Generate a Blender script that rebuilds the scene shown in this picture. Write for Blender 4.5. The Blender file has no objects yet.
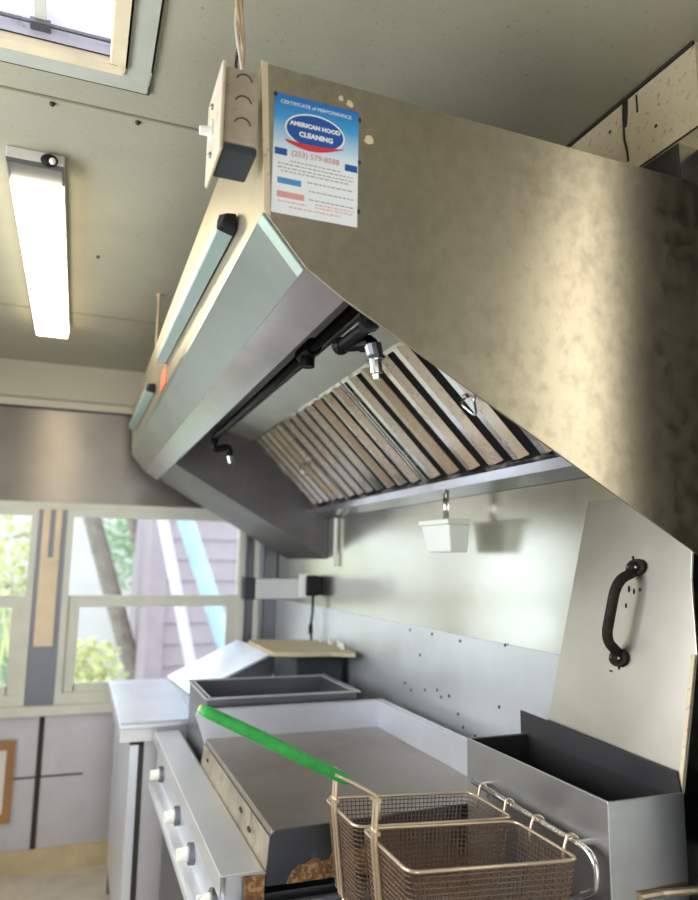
import bpy, bmesh, math, random
from mathutils import Vector, Matrix
random.seed(7)
S = bpy.context.scene
COL = S.collection
EYE = 1.43                       # eye height; all z values below are relative to it, V() lifts them
F_PX, CX, CY = 715.0, 349.0, 450.0
# ------------------------------------------------------------------ camera orientation from the vanishing points
def _axis(p): return Vector((p[0]-CX, -(p[1]-CY), -F_PX))
d1 = _axis((76, 558)).normalized()
d2 = _axis((2350, 592)); d2 = (d2 - d1*d2.dot(d1)).normalized()
d3 = d2.cross(d1)
R = Matrix((d2, d1, d3))
def ray(p): return R @ _axis(p)
def onx(p, X): r = ray(p); return r*(X/r.x)
def ony(p, Y): r = ray(p); return r*(Y/r.y)
def onz(p, Z): r = ray(p); return r*(Z/r.z)
def onpl(p, n, d): r = ray(p); return r*(d/n.dot(r))

cam_d = bpy.data.cameras.new('camera'); cam = bpy.data.objects.new('camera', cam_d); COL.objects.link(cam)
cam.matrix_world = Matrix.Translation((0, 0, EYE)) @ R.to_4x4()
cam_d.sensor_fit = 'VERTICAL'; cam_d.sensor_height = 36; cam_d.lens = F_PX/900*36
cam_d.clip_start = .02; cam_d.clip_end = 200
cam_d.dof.use_dof = True; cam_d.dof.focus_distance = 1.34; cam_d.dof.aperture_fstop = 2.8
S.camera = cam

# ------------------------------------------------------------------ materials
class NT:
    def __init__(s, name):
        s.m = bpy.data.materials.new(name); s.m.use_nodes = True
        s.t = s.m.node_tree; s.n = s.t.nodes; s.b = s.n['Principled BSDF']
        s.co = s.n.new('ShaderNodeTexCoord').outputs['Object']
    def l(s, a, b): s.t.links.new(a, b)
    def map(s, sc, loc=(0,0,0)):
        k = s.n.new('ShaderNodeMapping'); k.inputs['Scale'].default_value = sc; k.inputs['Location'].default_value = loc
        s.l(s.co, k.inputs['Vector']); return k.outputs[0]
    def noise(s, vec, scale, detail=4, rough=.55):
        k = s.n.new('ShaderNodeTexNoise'); k.inputs['Scale'].default_value = scale; k.inputs['Detail'].default_value = detail
        k.inputs['Roughness'].default_value = rough; s.l(vec, k.inputs['Vector']); return k.outputs['Fac']
    def ramp(s, fac, stops):
        k = s.n.new('ShaderNodeValToRGB'); e = k.color_ramp.elements
        while len(e) < len(stops): e.new(.5)
        for q, (p, c) in zip(e, stops):
            q.position = p; q.color = (c, c, c, 1) if isinstance(c, (int, float)) else (*c, 1)
        s.l(fac, k.inputs[0]); return k.outputs['Color']
    def mix(s, fac, a, b):
        k = s.n.new('ShaderNodeMix'); k.data_type = 'RGBA'
        for v, i in ((fac, 0), (a, 6), (b, 7)):
            if hasattr(v, 'is_output'): s.l(v, k.inputs[i])
            elif isinstance(v, (int, float)): k.inputs[i].default_value = v
            else: k.inputs[i].default_value = (*v, 1)
        return k.outputs[2]
    def bump(s, h, st, dist=.002):
        k = s.n.new('ShaderNodeBump'); k.inputs['Strength'].default_value = st; k.inputs['Distance'].default_value = dist
        s.l(h, k.inputs['Height']); s.l(k.outputs[0], s.b.inputs['Normal'])

def steel(name, col=(.6,.59,.56), rough=(.28,.45), brush=(1,1,30), grime=.0, gcol=(.16,.12,.07), gscale=6, metal=1.0, bumps=.12, glo=.45, ghi=.72, gmap=(1,1,1), big=0):
    t = NT(name)
    t.b.inputs['Metallic'].default_value = metal
    a = t.noise(t.map((1,1,1)), 4, 6, .6)
    br = t.noise(t.map(brush), 40, 3, .6)
    k = t.n.new('ShaderNodeMath'); k.operation = 'MULTIPLY_ADD'; t.l(br, k.inputs[0]); k.inputs[1].default_value = .35; t.l(a, k.inputs[2])
    t.l(t.ramp(k.outputs[0], [(.3, rough[0]), (.95, rough[1])]), t.b.inputs['Roughness'])
    c = t.mix(t.ramp(a, [(.3, .0), (.75, 1.)]), tuple(x*.86 for x in col), col)
    if grime > 0:
        g = t.noise(t.map(gmap, (3,1,2)), gscale, 8, .65)
        if big:
            g2 = t.noise(t.map((1,1,.6), (7,1,4)), 3.2, 5, .6); q = t.n.new('ShaderNodeMath'); q.operation = 'MULTIPLY_ADD'
            t.l(g2, q.inputs[0]); q.inputs[1].default_value = big; q2 = t.n.new('ShaderNodeMath'); q2.operation = 'MULTIPLY_ADD'
            t.l(g, q2.inputs[0]); q2.inputs[1].default_value = 1-big; t.l(q2.outputs[0], q.inputs[2]); q2.inputs[2].default_value = 0; g = q.outputs[0]
        gm = t.ramp(g, [(glo, 0.), (ghi, grime)])
        c = t.mix(gm, c, gcol)
        t.l(t.mix(gm, (metal,)*3, (metal*.25,)*3), t.b.inputs['Metallic'])
    t.l(c, t.b.inputs['Base Color'])
    if bumps: t.bump(br, bumps, .0015)
    return t.m
def paint(name, col, rough=.5, var=.1, scale=8, spots=0, scol=(.1,.08,.05), sscale=60, bump=.05, metal=0., slo=.66, shi=.72):
    t = NT(name)
    if max(col) < .06: t.b.inputs['Specular IOR Level'].default_value = .12
    t.b.inputs['Roughness'].default_value = rough; t.b.inputs['Metallic'].default_value = metal
    a = t.noise(t.map((1,1,1)), scale, 6)
    c = t.mix(t.ramp(a, [(.3, 0.), (.7, 1.)]), tuple(x*(1-var) for x in col), tuple(min(1, x*(1+var)) for x in col))
    if spots:
        s = t.noise(t.map((1,1,1), (5,2,7)), sscale, 3); c = t.mix(t.ramp(s, [(slo, 0.), (shi, spots)]), c, scol)
    t.l(c, t.b.inputs['Base Color']); t.bump(a, bump)
    return t.m
def emit(name, col, st, var=0):
    t = NT(name); t.b.inputs['Base Color'].default_value = (*col, 1); t.b.inputs['Roughness'].default_value = .4
    t.b.inputs['Emission Color'].default_value = (*col, 1); t.b.inputs['Emission Strength'].default_value = st
    if var:
        s = t.noise(t.map((1,1,1)), 55, 4)
        c = t.mix(t.ramp(s, [(.6, 0.), (.72, var)]), col, (.35,.33,.36))
        t.l(c, t.b.inputs['Emission Color']); t.l(c, t.b.inputs['Base Color'])
    return t.m
def glass(name):
    t = NT(name); n = t.n
    tr = n.new('ShaderNodeBsdfTransparent'); tr.inputs[0].default_value = (.95,.97,.96,1)
    gl = n.new('ShaderNodeBsdfGlossy'); gl.inputs['Roughness'].default_value = .03
    lw = n.new('ShaderNodeLayerWeight'); lw.inputs[0].default_value = .15
    mx = n.new('ShaderNodeMixShader'); t.l(lw.outputs['Fresnel'], mx.inputs[0]); t.l(tr.outputs[0], mx.inputs[1]); t.l(gl.outputs[0], mx.inputs[2])
    t.l(mx.outputs[0], n['Material Output'].inputs['Surface']); return t.m

M = {}
M['hood'] = steel('hood steel', (.46,.40,.295), (.32,.44), (1,1,25), .66, (.12,.095,.06), 40, glo=.42, ghi=.72, gmap=(1,1,.8), big=.42)
M['fascia'] = steel('fascia steel', (.60,.53,.40), (.34,.48), (25,1,1), .3, (.4,.28,.12), 7, glo=.58, ghi=.85)
M['lip'] = steel('lip steel', (.44,.50,.46), (.285,.36), (1,12,1), .1, bumps=.03)
M['gutter'] = steel('gutter steel', (.64,.63,.71), (.15,.26), (1,12,1), .12, glo=.55, bumps=.04)
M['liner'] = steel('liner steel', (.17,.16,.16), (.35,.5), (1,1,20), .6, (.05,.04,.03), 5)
M['pale_panel'] = steel('pale inner panel', (.80,.82,.74), (.42,.55), (1,10,1), .1)
M['baffle'] = steel('baffle steel', (.86,.82,.78), (.14,.26), (1,30,1), .8, (.34,.20,.09), 14, glo=.50, ghi=.66)
M['baffle_clean'] = steel('cleaner baffle steel', (.90,.89,.87), (.14,.26), (1,30,1), .6, (.36,.22,.10), 16, glo=.54, ghi=.68)
M['baffle_greasy'] = steel('greasy baffle steel', (.70,.60,.48), (.285,.36), (1,30,1), .8, (.30,.17,.08), 9, glo=.46, ghi=.7)
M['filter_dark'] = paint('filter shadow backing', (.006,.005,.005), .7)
M['wall_steel'] = steel('wall sheet steel', (.78,.78,.70), (.13,.26), (1,20,1), .12, (.4,.36,.26), 3, bumps=.05, glo=.55, ghi=.85)
M['wall_low'] = steel('lower wall sheet steel', (.82,.84,.86), (.285,.38), (1,20,1), .10, (.4,.38,.33), 3, bumps=.05, metal=.74, glo=.55, ghi=.85)
M['panel_steel'] = steel('access panel steel', (.58,.54,.46), (.285,.38), (1,1,25), .0, (.35,.28,.2), 4, glo=.5, ghi=.85, bumps=0)
M['box_steel'] = steel('flue box steel', (.60,.60,.61), (.285,.4), (1,1,25), .12, glo=.55)
M['soot'] = steel('sooty steel', (.06,.055,.058), (.35,.55), (1,1,1), .7, (.02,.018,.015), 9, .7)
M['bright'] = steel('bright counter steel', (.84,.86,.93), (.285,.38), (1,15,1), .0, metal=.7)
M['ledge'] = steel('ledge steel', (.78,.77,.76), (.285,.4), (1,20,1), .3, (.50,.40,.25), 4, metal=.7, glo=.55, ghi=.85)
M['plate'] = steel('griddle plate steel', (.38,.33,.27), (.29,.42), (1,1,1), .55, (.16,.12,.09), 4, .9)
M['plate_side'] = steel('griddle end steel', (.12,.12,.13), (.35,.55), (1,1,1), .5, (.35,.32,.3), 30, .8, .3, .58, .75)
M['rust'] = paint('rust', (.22,.10,.04), .85, .5, 50, .7, (.55,.38,.16), 90, .6, slo=.5, shi=.6)
M['wire'] = steel('greasy wire', (.55,.42,.30), (.3,.45), (1,1,1), .4, (.25,.12,.05), 30, .9)
M['mesh_wire'] = steel('dark mesh wire', (.28,.185,.13), (.35,.5), (1,1,1), .4, (.1,.05,.02), 30, .8)
M['rim_wire'] = steel('rim wire', (.80,.64,.46), (.28,.42), (1,1,1), .35, (.3,.15,.06), 25, .9)
M['chrome'] = steel('chrome', (.75,.73,.70), (.15,.25), (1,1,1), .15)
M['black_pipe'] = paint('black iron', (.006,.0055,.006), .45, .3, 30)
M['iron'] = paint('rusty black iron', (.022,.017,.014), .6, .4, 30, .6, (.12,.05,.025), 60, .3, slo=.60, shi=.75)
M['ceiling'] = paint('ceiling paint', (.355,.335,.245), .42, .10, 2.5, .7, (.12,.09,.04), 110, .03, slo=.63, shi=.74)
M['cream'] = paint('cream painted sheet', (.70,.58,.38), .45, .12, 6, .8, (.26,.17,.08), 70, .05, slo=.58, shi=.74)
M['seam'] = paint('dark seam', (.05,.045,.035), .6)
M['white_frame'] = paint('window frame paint', (.66,.645,.55), .45, .06)
M['tan'] = paint('tan board', (.78,.62,.42), .6, .1, 10)
M['dark_metal'] = steel('dark metal', (.25,.25,.27), (.35,.5), (1,1,15))
M['far_steel'] = steel('header steel', (.36,.32,.28), (.30,.38), (1,1,40), .2, bumps=.1)
for nm, ro in (('far_steel', .25), ('hood', .25)):
    nt = M[nm].node_tree; pb = nt.nodes['Principled BSDF']; pb.inputs['Anisotropic'].default_value = .92 if nm == 'far_steel' else .85; pb.inputs['Anisotropic Rotation'].default_value = ro
    tg = nt.nodes.new('ShaderNodeTangent'); tg.direction_type = 'RADIAL'; tg.axis = 'Z'; nt.links.new(tg.outputs[0], pb.inputs['Tangent'])
M['far_low'] = steel('lower far wall sheet', (.66,.64,.66), (.38,.5), (1,1,15), .1, metal=.7)
M['soffit'] = paint('soffit paint', (.50,.445,.33), .4, .08, 3)
M['base_wood'] = paint('base board', (.55,.43,.25), .6, .15)
M['orange_wood'] = paint('orange wood', (.36,.17,.06), .5, .15)
M['paper_plain'] = paint('off white board', (.75,.72,.68), .6, .05)
M['fixture'] = paint('white fixture enamel', (.62,.60,.52), .4, .08)
M['tube'] = emit('fluorescent diffuser', (1.0,.88,.64), 11.0)
M['skypane'] = emit('skylight acrylic', (.86,.86,1.0), .66, .75)
M['hatch'] = paint('hatch frame plastic', (.74,.62,.42), .5, .1, 12)
M['hatch_flange'] = paint('hatch flange', (.44,.45,.38), .45, .06)
M['jbox_body'] = paint('electrical box body', (.40,.325,.23), .5, .2, 14, .6, (.2,.13,.06), 30)
M['endband'] = steel('green end band', (.60,.74,.64), (.3,.4), (1,1,1), 0, metal=.6)
M['dark_wall'] = paint('dark wall paint', (.05,.048,.042), .5, .3, 6)  # kept dark so the hood steel reflects dark walls; also on the strip overlay
M['hatch_side'] = paint('hatch side acrylic', (.66,.64,.70), .4, .08, 12, .6, (.35,.30,.32), 45, slo=.6, shi=.7)
M['seam_brown'] = paint('ceiling seam', (.22,.19,.12), .6)
M['jbox'] = paint('electrical box', (.60,.50,.36), .5, .15, 14, .5, (.3,.2,.1), 30)
M['charcoal'] = paint('charcoal', (.045,.05,.055), .55, .2)
M['black_plastic'] = paint('black plastic', (.015,.014,.014), .5)
M['teal'] = paint('teal grey channel', (.30,.40,.38), .35, .06, metal=.4)
M['red'] = paint('red sticker', (.80,.16,.08), .5)
M['wirecream'] = paint('old cable', (.50,.38,.22), .6, .2)
M['white'] = paint('white plastic', (.82,.83,.78), .4, .03)
M['boxwhite'] = paint('white enamel box', (.76,.77,.70), .4, .04)
M['green'] = paint('green rubber grip', (.03,.40,.07), .5, .3, 40)
M['greenend'] = paint('worn grip end', (.45,.50,.20), .7, .2)
M['wood_lid'] = paint('tan cutting board', (.48,.40,.25), .55, .12, 8)
M['lid'] = steel('lid steel', (.86,.90,.99), (.16,.26), (1,15,1), .0, metal=.45)
M['knob_white'] = paint('white knob', (.80,.78,.66), .4)
M['floor'] = paint('floor', (.60,.52,.42), .5, .15)
M['inner_wall'] = paint('interior side wall', (.30,.28,.24), .5, .08)
M['left_wall'] = paint('left wall paint', (.66,.60,.45), .45, .05)
M['trough'] = paint('greasy tan trough', (.30,.25,.18), .5, .25, 12, .7, (.10,.06,.03), 14, .1, .4, slo=.58, shi=.7)
M['glass'] = glass('window glass')
M['siding'] = paint('mauve siding', (.38,.32,.355), .7, .06)
M['pole_w'] = paint('pale pole', (.72,.68,.72), .6)
M['pole_b'] = paint('blue painted pole', (.42,.60,.80), .5)
M['bark'] = paint('bark', (.27,.24,.20), .9, .3, 15, bump=.5)
M['leaf'] = paint('green leaves', (.34,.50,.28), .6, .3, 3)
M['leaf_y'] = paint('yellow green leaves', (.60,.62,.30), .6, .25, 3)
M['ground'] = paint('pale gravel ground', (.60,.58,.54), .9, .1)
M['outwall'] = paint('pale garden wall', (.66,.64,.64), .8, .06, 2)

# ------------------------------------------------------------------ geometry helpers
class MB:
    def __init__(s): s.v = []; s.f = []
    def add(s, vs, fs):
        k = len(s.v); s.v += [Vector(x) for x in vs]; s.f += [[i+k for i in f] for f in fs]; return s
    def box(s, x0, x1, y0, y1, z0, z1):
        return s.hexa([(x0,y0,z0),(x1,y0,z0),(x1,y1,z0),(x0,y1,z0),(x0,y0,z1),(x1,y0,z1),(x1,y1,z1),(x0,y1,z1)])
    def hexa(s, p): return s.add(p, [(3,2,1,0),(4,5,6,7),(0,1,5,4),(1,2,6,5),(2,3,7,6),(3,0,4,7)])
    def prism(s, poly, ext):
        n = len(poly); ext = Vector(ext); a = [Vector(p) for p in poly]
        return s.add(a + [p+ext for p in a], [list(range(n))[::-1], list(range(n, 2*n))] + [(i, (i+1) % n, n+(i+1) % n, n+i) for i in range(n)])
    def tube(s, pts, r, n=8, close=False):
        pts = [Vector(p) for p in pts]; N = len(pts); rs = r if isinstance(r, (list, tuple)) else [r]*N
        t0 = (pts[1]-pts[0]).normalized(); up = Vector((0,0,1)) if abs(t0.z) < .9 else Vector((1,0,0))
        u = t0.cross(up).normalized(); vs = []; fs = []
        for i, p in enumerate(pts):
            if close: t = (pts[(i+1) % N]-pts[i-1]).normalized()
            else: t = (pts[min(i+1, N-1)]-pts[max(i-1, 0)]).normalized()
            u = (u - t*u.dot(t)).normalized(); w = t.cross(u)
            vs += [p + (u*math.cos(2*math.pi*k/n)+w*math.sin(2*math.pi*k/n))*rs[i] for k in range(n)]
        for i in range(N if close else N-1):
            j = (i+1) % N
            fs += [(i*n+k, i*n+(k+1) % n, j*n+(k+1) % n, j*n+k) for k in range(n)]
        if not close: fs += [list(range(n))[::-1], [(N-1)*n+k for k in range(n)]]
        return s.add(vs, fs)
    def cyl(s, a, b, r, n=16, r2=None): return s.tube([a, b], [r, r if r2 is None else r2], n)
    def ball(s, c, rx, ry=None, rz=None, n=10):
        ry = ry or rx; rz = rz or rx; c = Vector(c); vs = []; fs = []
        for i in range(n+1):
            th = math.pi*i/n
            for j in range(2*n):
                ph = math.pi*j/n; vs.append(c+Vector((rx*math.sin(th)*math.cos(ph), ry*math.sin(th)*math.sin(ph), rz*math.cos(th))))
        for i in range(n):
            for j in range(2*n): fs.append((i*2*n+j, (i+1)*2*n+j, (i+1)*2*n+(j+1) % (2*n), i*2*n+(j+1) % (2*n)))
        return s.add(vs, fs)
ORG = {}
def V(p): return Vector((p[0], p[1], p[2]+EYE))
def obj(name, mb, mat, parent=None, bevel=0, smooth=False, label=None):
    vs = [V(p) for p in mb.v]
    if parent is None:
        lo = Vector([min(p[i] for p in vs) for i in range(3)]); hi = Vector([max(p[i] for p in vs) for i in range(3)])
        org = Vector(((lo.x+hi.x)/2, (lo.y+hi.y)/2, lo.z))
    else: org = ORG[parent]
    me = bpy.data.meshes.new(name); me.from_pydata([p-org for p in vs], [], mb.f); me.update()
    bm = bmesh.new(); bm.from_mesh(me); bmesh.ops.remove_doubles(bm, verts=bm.verts, dist=1e-6)
    bmesh.ops.recalc_face_normals(bm, faces=bm.faces)
    for f in bm.faces: f.smooth = smooth
    bm.to_mesh(me); bm.free()
    me.materials.append(M[mat] if isinstance(mat, str) else mat)
    o = bpy.data.objects.new(name, me); COL.objects.link(o)
    if parent: o.parent = parent
    else: o.location = org
    ORG[o] = org
    if bevel:
        b = o.modifiers.new('bevel', 'BEVEL'); b.width = bevel; b.segments = 2; b.limit_method = 'ANGLE'; b.angle_limit = .6
    if label: o['label'] = label
    return o
def tag(o, label, cat, group=None):
    o['label'] = label; o['category'] = cat
    if group: o['group'] = group
    return o
def thing(name, label, cat, loc, group=None):
    o = bpy.data.objects.new(name, None); COL.objects.link(o); o.empty_display_size = .05
    o.location = V(loc); ORG[o] = V(loc); return tag(o, label, cat, group)
def struct(name, mb, mat, parent=None, bevel=0):
    o = obj(name, mb, mat, parent, bevel)
    if parent is None: o['kind'] = 'structure'
    return o
def arc(pts, k=6, rad=.02):
    """round the corners of a polyline"""
    pts = [Vector(p) for p in pts]; out = [pts[0]]
    for a, b, c in zip(pts, pts[1:], pts[2:]):
        r = min(rad, (a-b).length*.45, (c-b).length*.45); p = b+(a-b).normalized()*r; q = b+(c-b).normalized()*r
        for i in range(k+1):
            t = i/k; out.append(p*(1-t)**2 + b*2*t*(1-t) + q*t*t)
    return out+[pts[-1]]
def text_mesh(mb, s, frame, width, u, v, depth=.0004, bold=.0):
    """flat lettering: frame(u, v) gives the 3D point; text centred on (u, v), of the given width in u"""
    c = bpy.data.curves.new('t', 'FONT'); c.body = s; c.align_x = 'CENTER'; c.align_y = 'CENTER'; c.resolution_u = 2; c.offset = bold
    o = bpy.data.objects.new('t', c); COL.objects.link(o); bpy.context.view_layer.update()
    me = bpy.data.meshes.new_from_object(o.evaluated_get(bpy.context.evaluated_depsgraph_get()))
    xs = [p.co.x for p in me.vertices]; k = width/(max(xs)-min(xs))
    mb.add([frame(u+p.co.x*k, v-p.co.y*k, depth) for p in me.vertices], [list(f.vertices) for f in me.polygons])
    bpy.data.objects.remove(o); bpy.data.curves.remove(c); bpy.data.meshes.remove(me)

XW, YF, ZC, ZF = 1.02, 3.83, .97, -EYE
XL, YB = -1.15, -1.3

# ================================================================== SETTING
b = MB().box(XL-.1, XW+.4, YB-.1, YF+.1, ZF-.05, ZF); struct('floor', b, 'floor')
# ceiling with a rectangular hole for the roof hatch
HX0, HX1, HY0, HY1 = -.55, .012, .72, 1.372
b = MB()
b.box(XL-.1, HX0, YB-.1, YF+.1, ZC, ZC+.06); b.box(HX1, XW+.4, YB-.1, YF+.1, ZC, ZC+.06)
b.box(HX0, HX1, YB-.1, HY0, ZC, ZC+.06); b.box(HX0, HX1, HY1, YF+.1, ZC, ZC+.06)
ceil = struct('ceiling', b, 'ceiling')
s = MB()
for y in (1.53, 2.96): s.box(XL, XW, y-.0035, y+.0035, ZC-.002, ZC)
o = struct('ceiling_seam', s, 'seam_brown', ceil)
for x, y in ((-.115,1.55), (.063,1.55), (.0,2.35)): obj('ceiling_screw', MB().ball((x, y, ZC-.002), .006, n=5), 'seam', ceil)
# right wall: upper and lower sheets
b = MB().box(XW, XW+.1, .956, YF, ZF, ZC)
NX = 1.07; sw0, sw1, swa, swb = .47, .66, .0, .90       # unseen opening added to put the bright streak on the hood side
b.box(NX, NX+.05, YB, sw0, ZF, ZC); b.box(NX, NX+.05, sw0, sw1, ZF, swa); b.box(NX, NX+.05, sw0, sw1, swb, ZC)
wr = struct('wall_right', b, 'wall_steel')
b = MB().box(NX, NX+.05, sw1, .956, ZF, ZC); obj('end_bay', b, 'dark_wall', wr)  # near wall piece darkened so the hood's right end reflects dark
b = MB().box(XW-.003, XW, 1.30, YF, ZF+.3, -.197); obj('lower_sheet', b, 'wall_low', wr)
s = MB()
for px in ((410,630),(432,634),(460,641),(505,645),(420,655),(437,690),(449,696),(425,690),(458,714),(463,727),(441,697),(499,707),(411,690),(523,742),(405,683),(475,736)):
    p = onx(px, XW-.004); s.ball(p, .002, .0045, .0045, 5)
obj('rivet', s, 'seam', wr)
b = MB().box(XW-.002, XW, .956, 1.5, .66, .797); obj('dark_sheet', b, 'dark_wall', wr)  # added overlay that turns this strip of steel wall dark
# cream strip at the top of the right wall
b = MB().box(XW-.006, XW+.05, .9, 1.36, .797, ZC); t1 = struct('trim_1', b, 'cream')
b = MB().box(XW-.012, XW-.006, .9, 1.36, ZC-.006, ZC); obj('seam_strip', b, 'seam', t1)
b = MB().box(XW-.007, XW-.0055, .9, 1.36, .797, .801); obj('lower_edge', b, 'seam', t1)
b = MB()
rx = XW-.0065
def drip(pts, w):
    for a, c in zip(pts, pts[1:]): b.tube([(rx, onx(a, XW).y, onx(a, XW).z), (rx, onx(c, XW).y, onx(c, XW).z)], w, 5)
drip([(626,101),(626,120),(627,140),(630,152),(631,162)], .0028); drip([(629,98),(629,115),(628,128)], .004); drip([(639,96),(640,113)], .0022)
for px in ((610,132),(656,126)): b.ball(onx(px, XW-.006), .002, .004, .004, 5)
obj('rust_drip', b, 'seam', t1)
# left wall with a wide serving window, back wall with a doorway added for fill light
b = MB(); wz0, wz1, wy0, wy1 = -.30, .55, .5, 2.5
b.box(XL-.05, XL, YB, YF, ZF, wz0); b.box(XL-.05, XL, YB, YF, wz1, ZC); b.box(XL-.05, XL, YB, wy0, wz0, wz1); b.box(XL-.05, XL, wy1, YF, wz0, wz1)
struct('wall_left', b, 'left_wall')
b = MB(); dx0, dx1, dz = -.35, .55, .75
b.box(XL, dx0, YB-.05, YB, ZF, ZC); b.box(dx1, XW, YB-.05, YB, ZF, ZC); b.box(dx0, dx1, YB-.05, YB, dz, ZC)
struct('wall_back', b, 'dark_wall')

# far wall
wins = [(ony((68,0),YF).x, ony((247,0),YF).x), (-.86, ony((40,0),YF).x)]
w1x0, w1x1 = -.052, .845; w2x0, w2x1 = -.95, -.183
wt, wb = .235, -.69
b = MB(); T = .06
b.box(XL, XW, YF, YF+T, ZF, wb); b.box(XL, XW, YF, YF+T, .76, ZC)
b.box(XL, w2x0, YF, YF+T, wb, .76); b.box(w2x1, w1x0, YF, YF+T, wb, .76); b.box(w1x1, XW, YF, YF+T, wb, .76)
b.box(w2x0, w2x1, YF, YF+T, wt, .76); b.box(w1x0, w1x1, YF, YF+T, wt, .76)
wf = struct('wall_far', b, 'far_low')
b = MB().box(XL, XW, YF-.006, YF, wt+.02, .76); obj('header_sheet', b, 'far_steel', wf)
b = MB().box(XL, XW, YF-.012, YF, wt, wt+.035); obj('header_strip', b, 'white_frame', wf)
b = MB().prism([(XL,YF,.74),(XL,YF-.035,.74),(XL,YF-.04,.775),(XL,YF-.02,.79),(XL,YF-.02,ZC),(XL,YF,ZC)], (XW-XL,0,0)); struct('trim_2', b, 'soffit')
b = MB().box(XL, XW, YF-.03, YF, .735, .748); obj('soffit_shadow_gap', b, 'seam', wf)
b = MB().box(XL, w1x1, YF-.06, YF, wb-.045, wb); struct('trim_3', b, 'white_frame', bevel=.006)   # sill
b = MB()
for px in (36,): x = ony((px,800), YF).x; b.box(x-.012, x+.012, YF-.008, YF, ZF, wb-.04)
b.box(XL, .1, YF-.004, YF, -1.02, -1.013)
obj('panel_seam', b, 'seam', wf)
b = MB().box(XL, .9, YF-.02, YF, ZF, -1.33); struct('baseboard_far', b, 'base_wood')
# mullion post between the windows
pc = (w2x1+w1x0)/2
b = MB().box(w2x1+.002, w1x0-.002, YF-.01, YF, wb, wt); ps = struct('trim_4', b, 'dark_metal')
b = MB().box(pc-.045, pc+.04, YF-.022, YF-.01, -.42, .0); b.box(pc-.045, pc-.012, YF-.022, YF-.01, 0, wt); b.box(pc+.012, pc+.04, YF-.022, YF-.01, 0, wt)
obj('tan_insert', b, 'tan', ps)
# windows: frame, sash bars, panes
def window(name, x0, x1):
    f = MB(); y0, y1 = YF-.02, YF+.05; zm = -.21
    f.box(x0, x0+.03, y0, y1, wb, wt); f.box(x1-.03, x1, y0, y1, wb, wt); f.box(x0+.03, x1-.03, y0, y1, wt-.03, wt); f.box(x0+.03, x1-.03, y0, y1, wb, wb+.05)
    w = struct(name, f, 'white_frame')
    s = MB(); s.box(x0+.028, x1-.028, YF-.004, YF+.04, zm-.028, zm+.028)
    s.box(x0+.028, x0+.085, YF-.002, YF+.03, wb+.045, zm-.02); s.box(x1-.085, x1-.028, YF-.002, YF+.03, wb+.045, zm-.02); s.box(x0+.08, x1-.08, YF-.002, YF+.03, wb+.045, wb+.09)
    obj('sash', s, 'white_frame', w)
    g = MB().box(x0+.03, x1-.03, YF+.03, YF+.034, zm+.02, wt-.03); obj('pane', g, 'glass', w)
    g = MB().box(x0+.08, x1-.08, YF+.012, YF+.016, wb+.09, zm-.02); obj('pane', g, 'glass', w)
window('window_1', w1x0, w1x1); window('window_2', w2x0, w2x1)

# ================================================================== OUTSIDE
b = MB().box(-8, 9, YF+.3, 16, -2.05, -2.0); struct('ground', b, 'ground')
b = MB().box(-6, 2.0, 13.0, 13.2, -2.0, .75); struct('garden_wall', b, 'outwall')
# house with lap siding
hx0, hx1, hy = ony((152,560), 7.2).x, 4.5, 7.2
b = MB()
z = -2.0
while z < 2.6:
    b.prism([(hx0,hy,z),(hx0,hy-.03,z),(hx0,hy-.008,z+.2),(hx0,hy,z+.2)], (hx1-hx0,0,0)); z += .2
b.box(hx0, hx1, hy, hy+2.5, -2, 2.6)
house = struct('neighbouring_house', b, 'siding')
b = MB()
z = -1.99
while z < 2.5: b.box(hx0+.9, hx1, hy-.034, hy-.028, z-.018, z+.012); z += .4
obj('siding_line', b, 'pole_w', house)
b = MB().box(hx0-.02, hx0+.14, hy-.05, hy+.05, -2, 2.6); obj('corner_board', b, M['siding'], house)
def pole(name, p0, p1, Y, r, mat, label, cat='pole'):
    a, c = ony(p0, Y), ony(p1, Y+.0); d = (c-a).normalized()
    t = (-2.0-c.z)/d.z; b = MB().tube([a-d*.5, c+d*t], r, 10); return tag(obj(name, b, mat), label, cat)
pole('timber_post', (163,520), (190,660), 6.6, .05, 'pole_w', 'pale slanting post leaning on the mauve house outside the window')
pole('ladder_rail', (184,515), (224,640), 6.3, .075, 'pole_b', 'light blue slanting pole outside in front of the mauve siding')
pole('tree', (98,540), (138,690), 8.5, .10, 'bark', 'thick grey brown leaning tree trunk outside the window', 'tree')
pole('tree', (133,520), (152,610), 9.5, .075, 'bark', 'thinner pale tree trunk outside beside the green leaves', 'tree')
def bush(name, px, Y, r, mat, n, label, ls=.10):
    c = ony(px, Y); b = MB()
    for i in range(n):
        d = Vector((random.gauss(0,1), random.gauss(0,1), random.gauss(0,1))).normalized()*r*random.random()**.4
        p = c+Vector((d.x, d.y, d.z*1.1)); q = Matrix.Rotation(random.random()*6.3, 3, Vector((random.random()-.5, random.random()-.5, random.random()-.5)).normalized())
        b.add([p+q@Vector(v)*ls for v in ((-.5,0,0),(0,.3,.05),(.6,0,0),(0,-.3,.05))], [(0,1,2,3)])
    for k in range(6):
        b.tube([(c.x, c.y, -2.0), (c.x+random.uniform(-.1,.1), c.y, (c.z-2)/2), c+Vector((random.uniform(-.5,.5)*r, random.uniform(-.5,.5)*r, random.uniform(-.3,.5)*r))], [.03,.022,.01], 5)
    return tag(obj(name, b, mat), label, 'bush')
bush('leafy_bush', (140,545), 11.5, .72, 'leaf', 1000, 'green leafy bush outside beside the mauve house corner')
bush('leafy_bush', (92,672), 6.5, .27, 'leaf_y', 420, 'yellow green bush low outside the right window', .08)
bush('leafy_bush', (16,560), 7.5, .45, 'leaf_y', 260, 'sparse yellow green bush outside the left window', .1)
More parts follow.
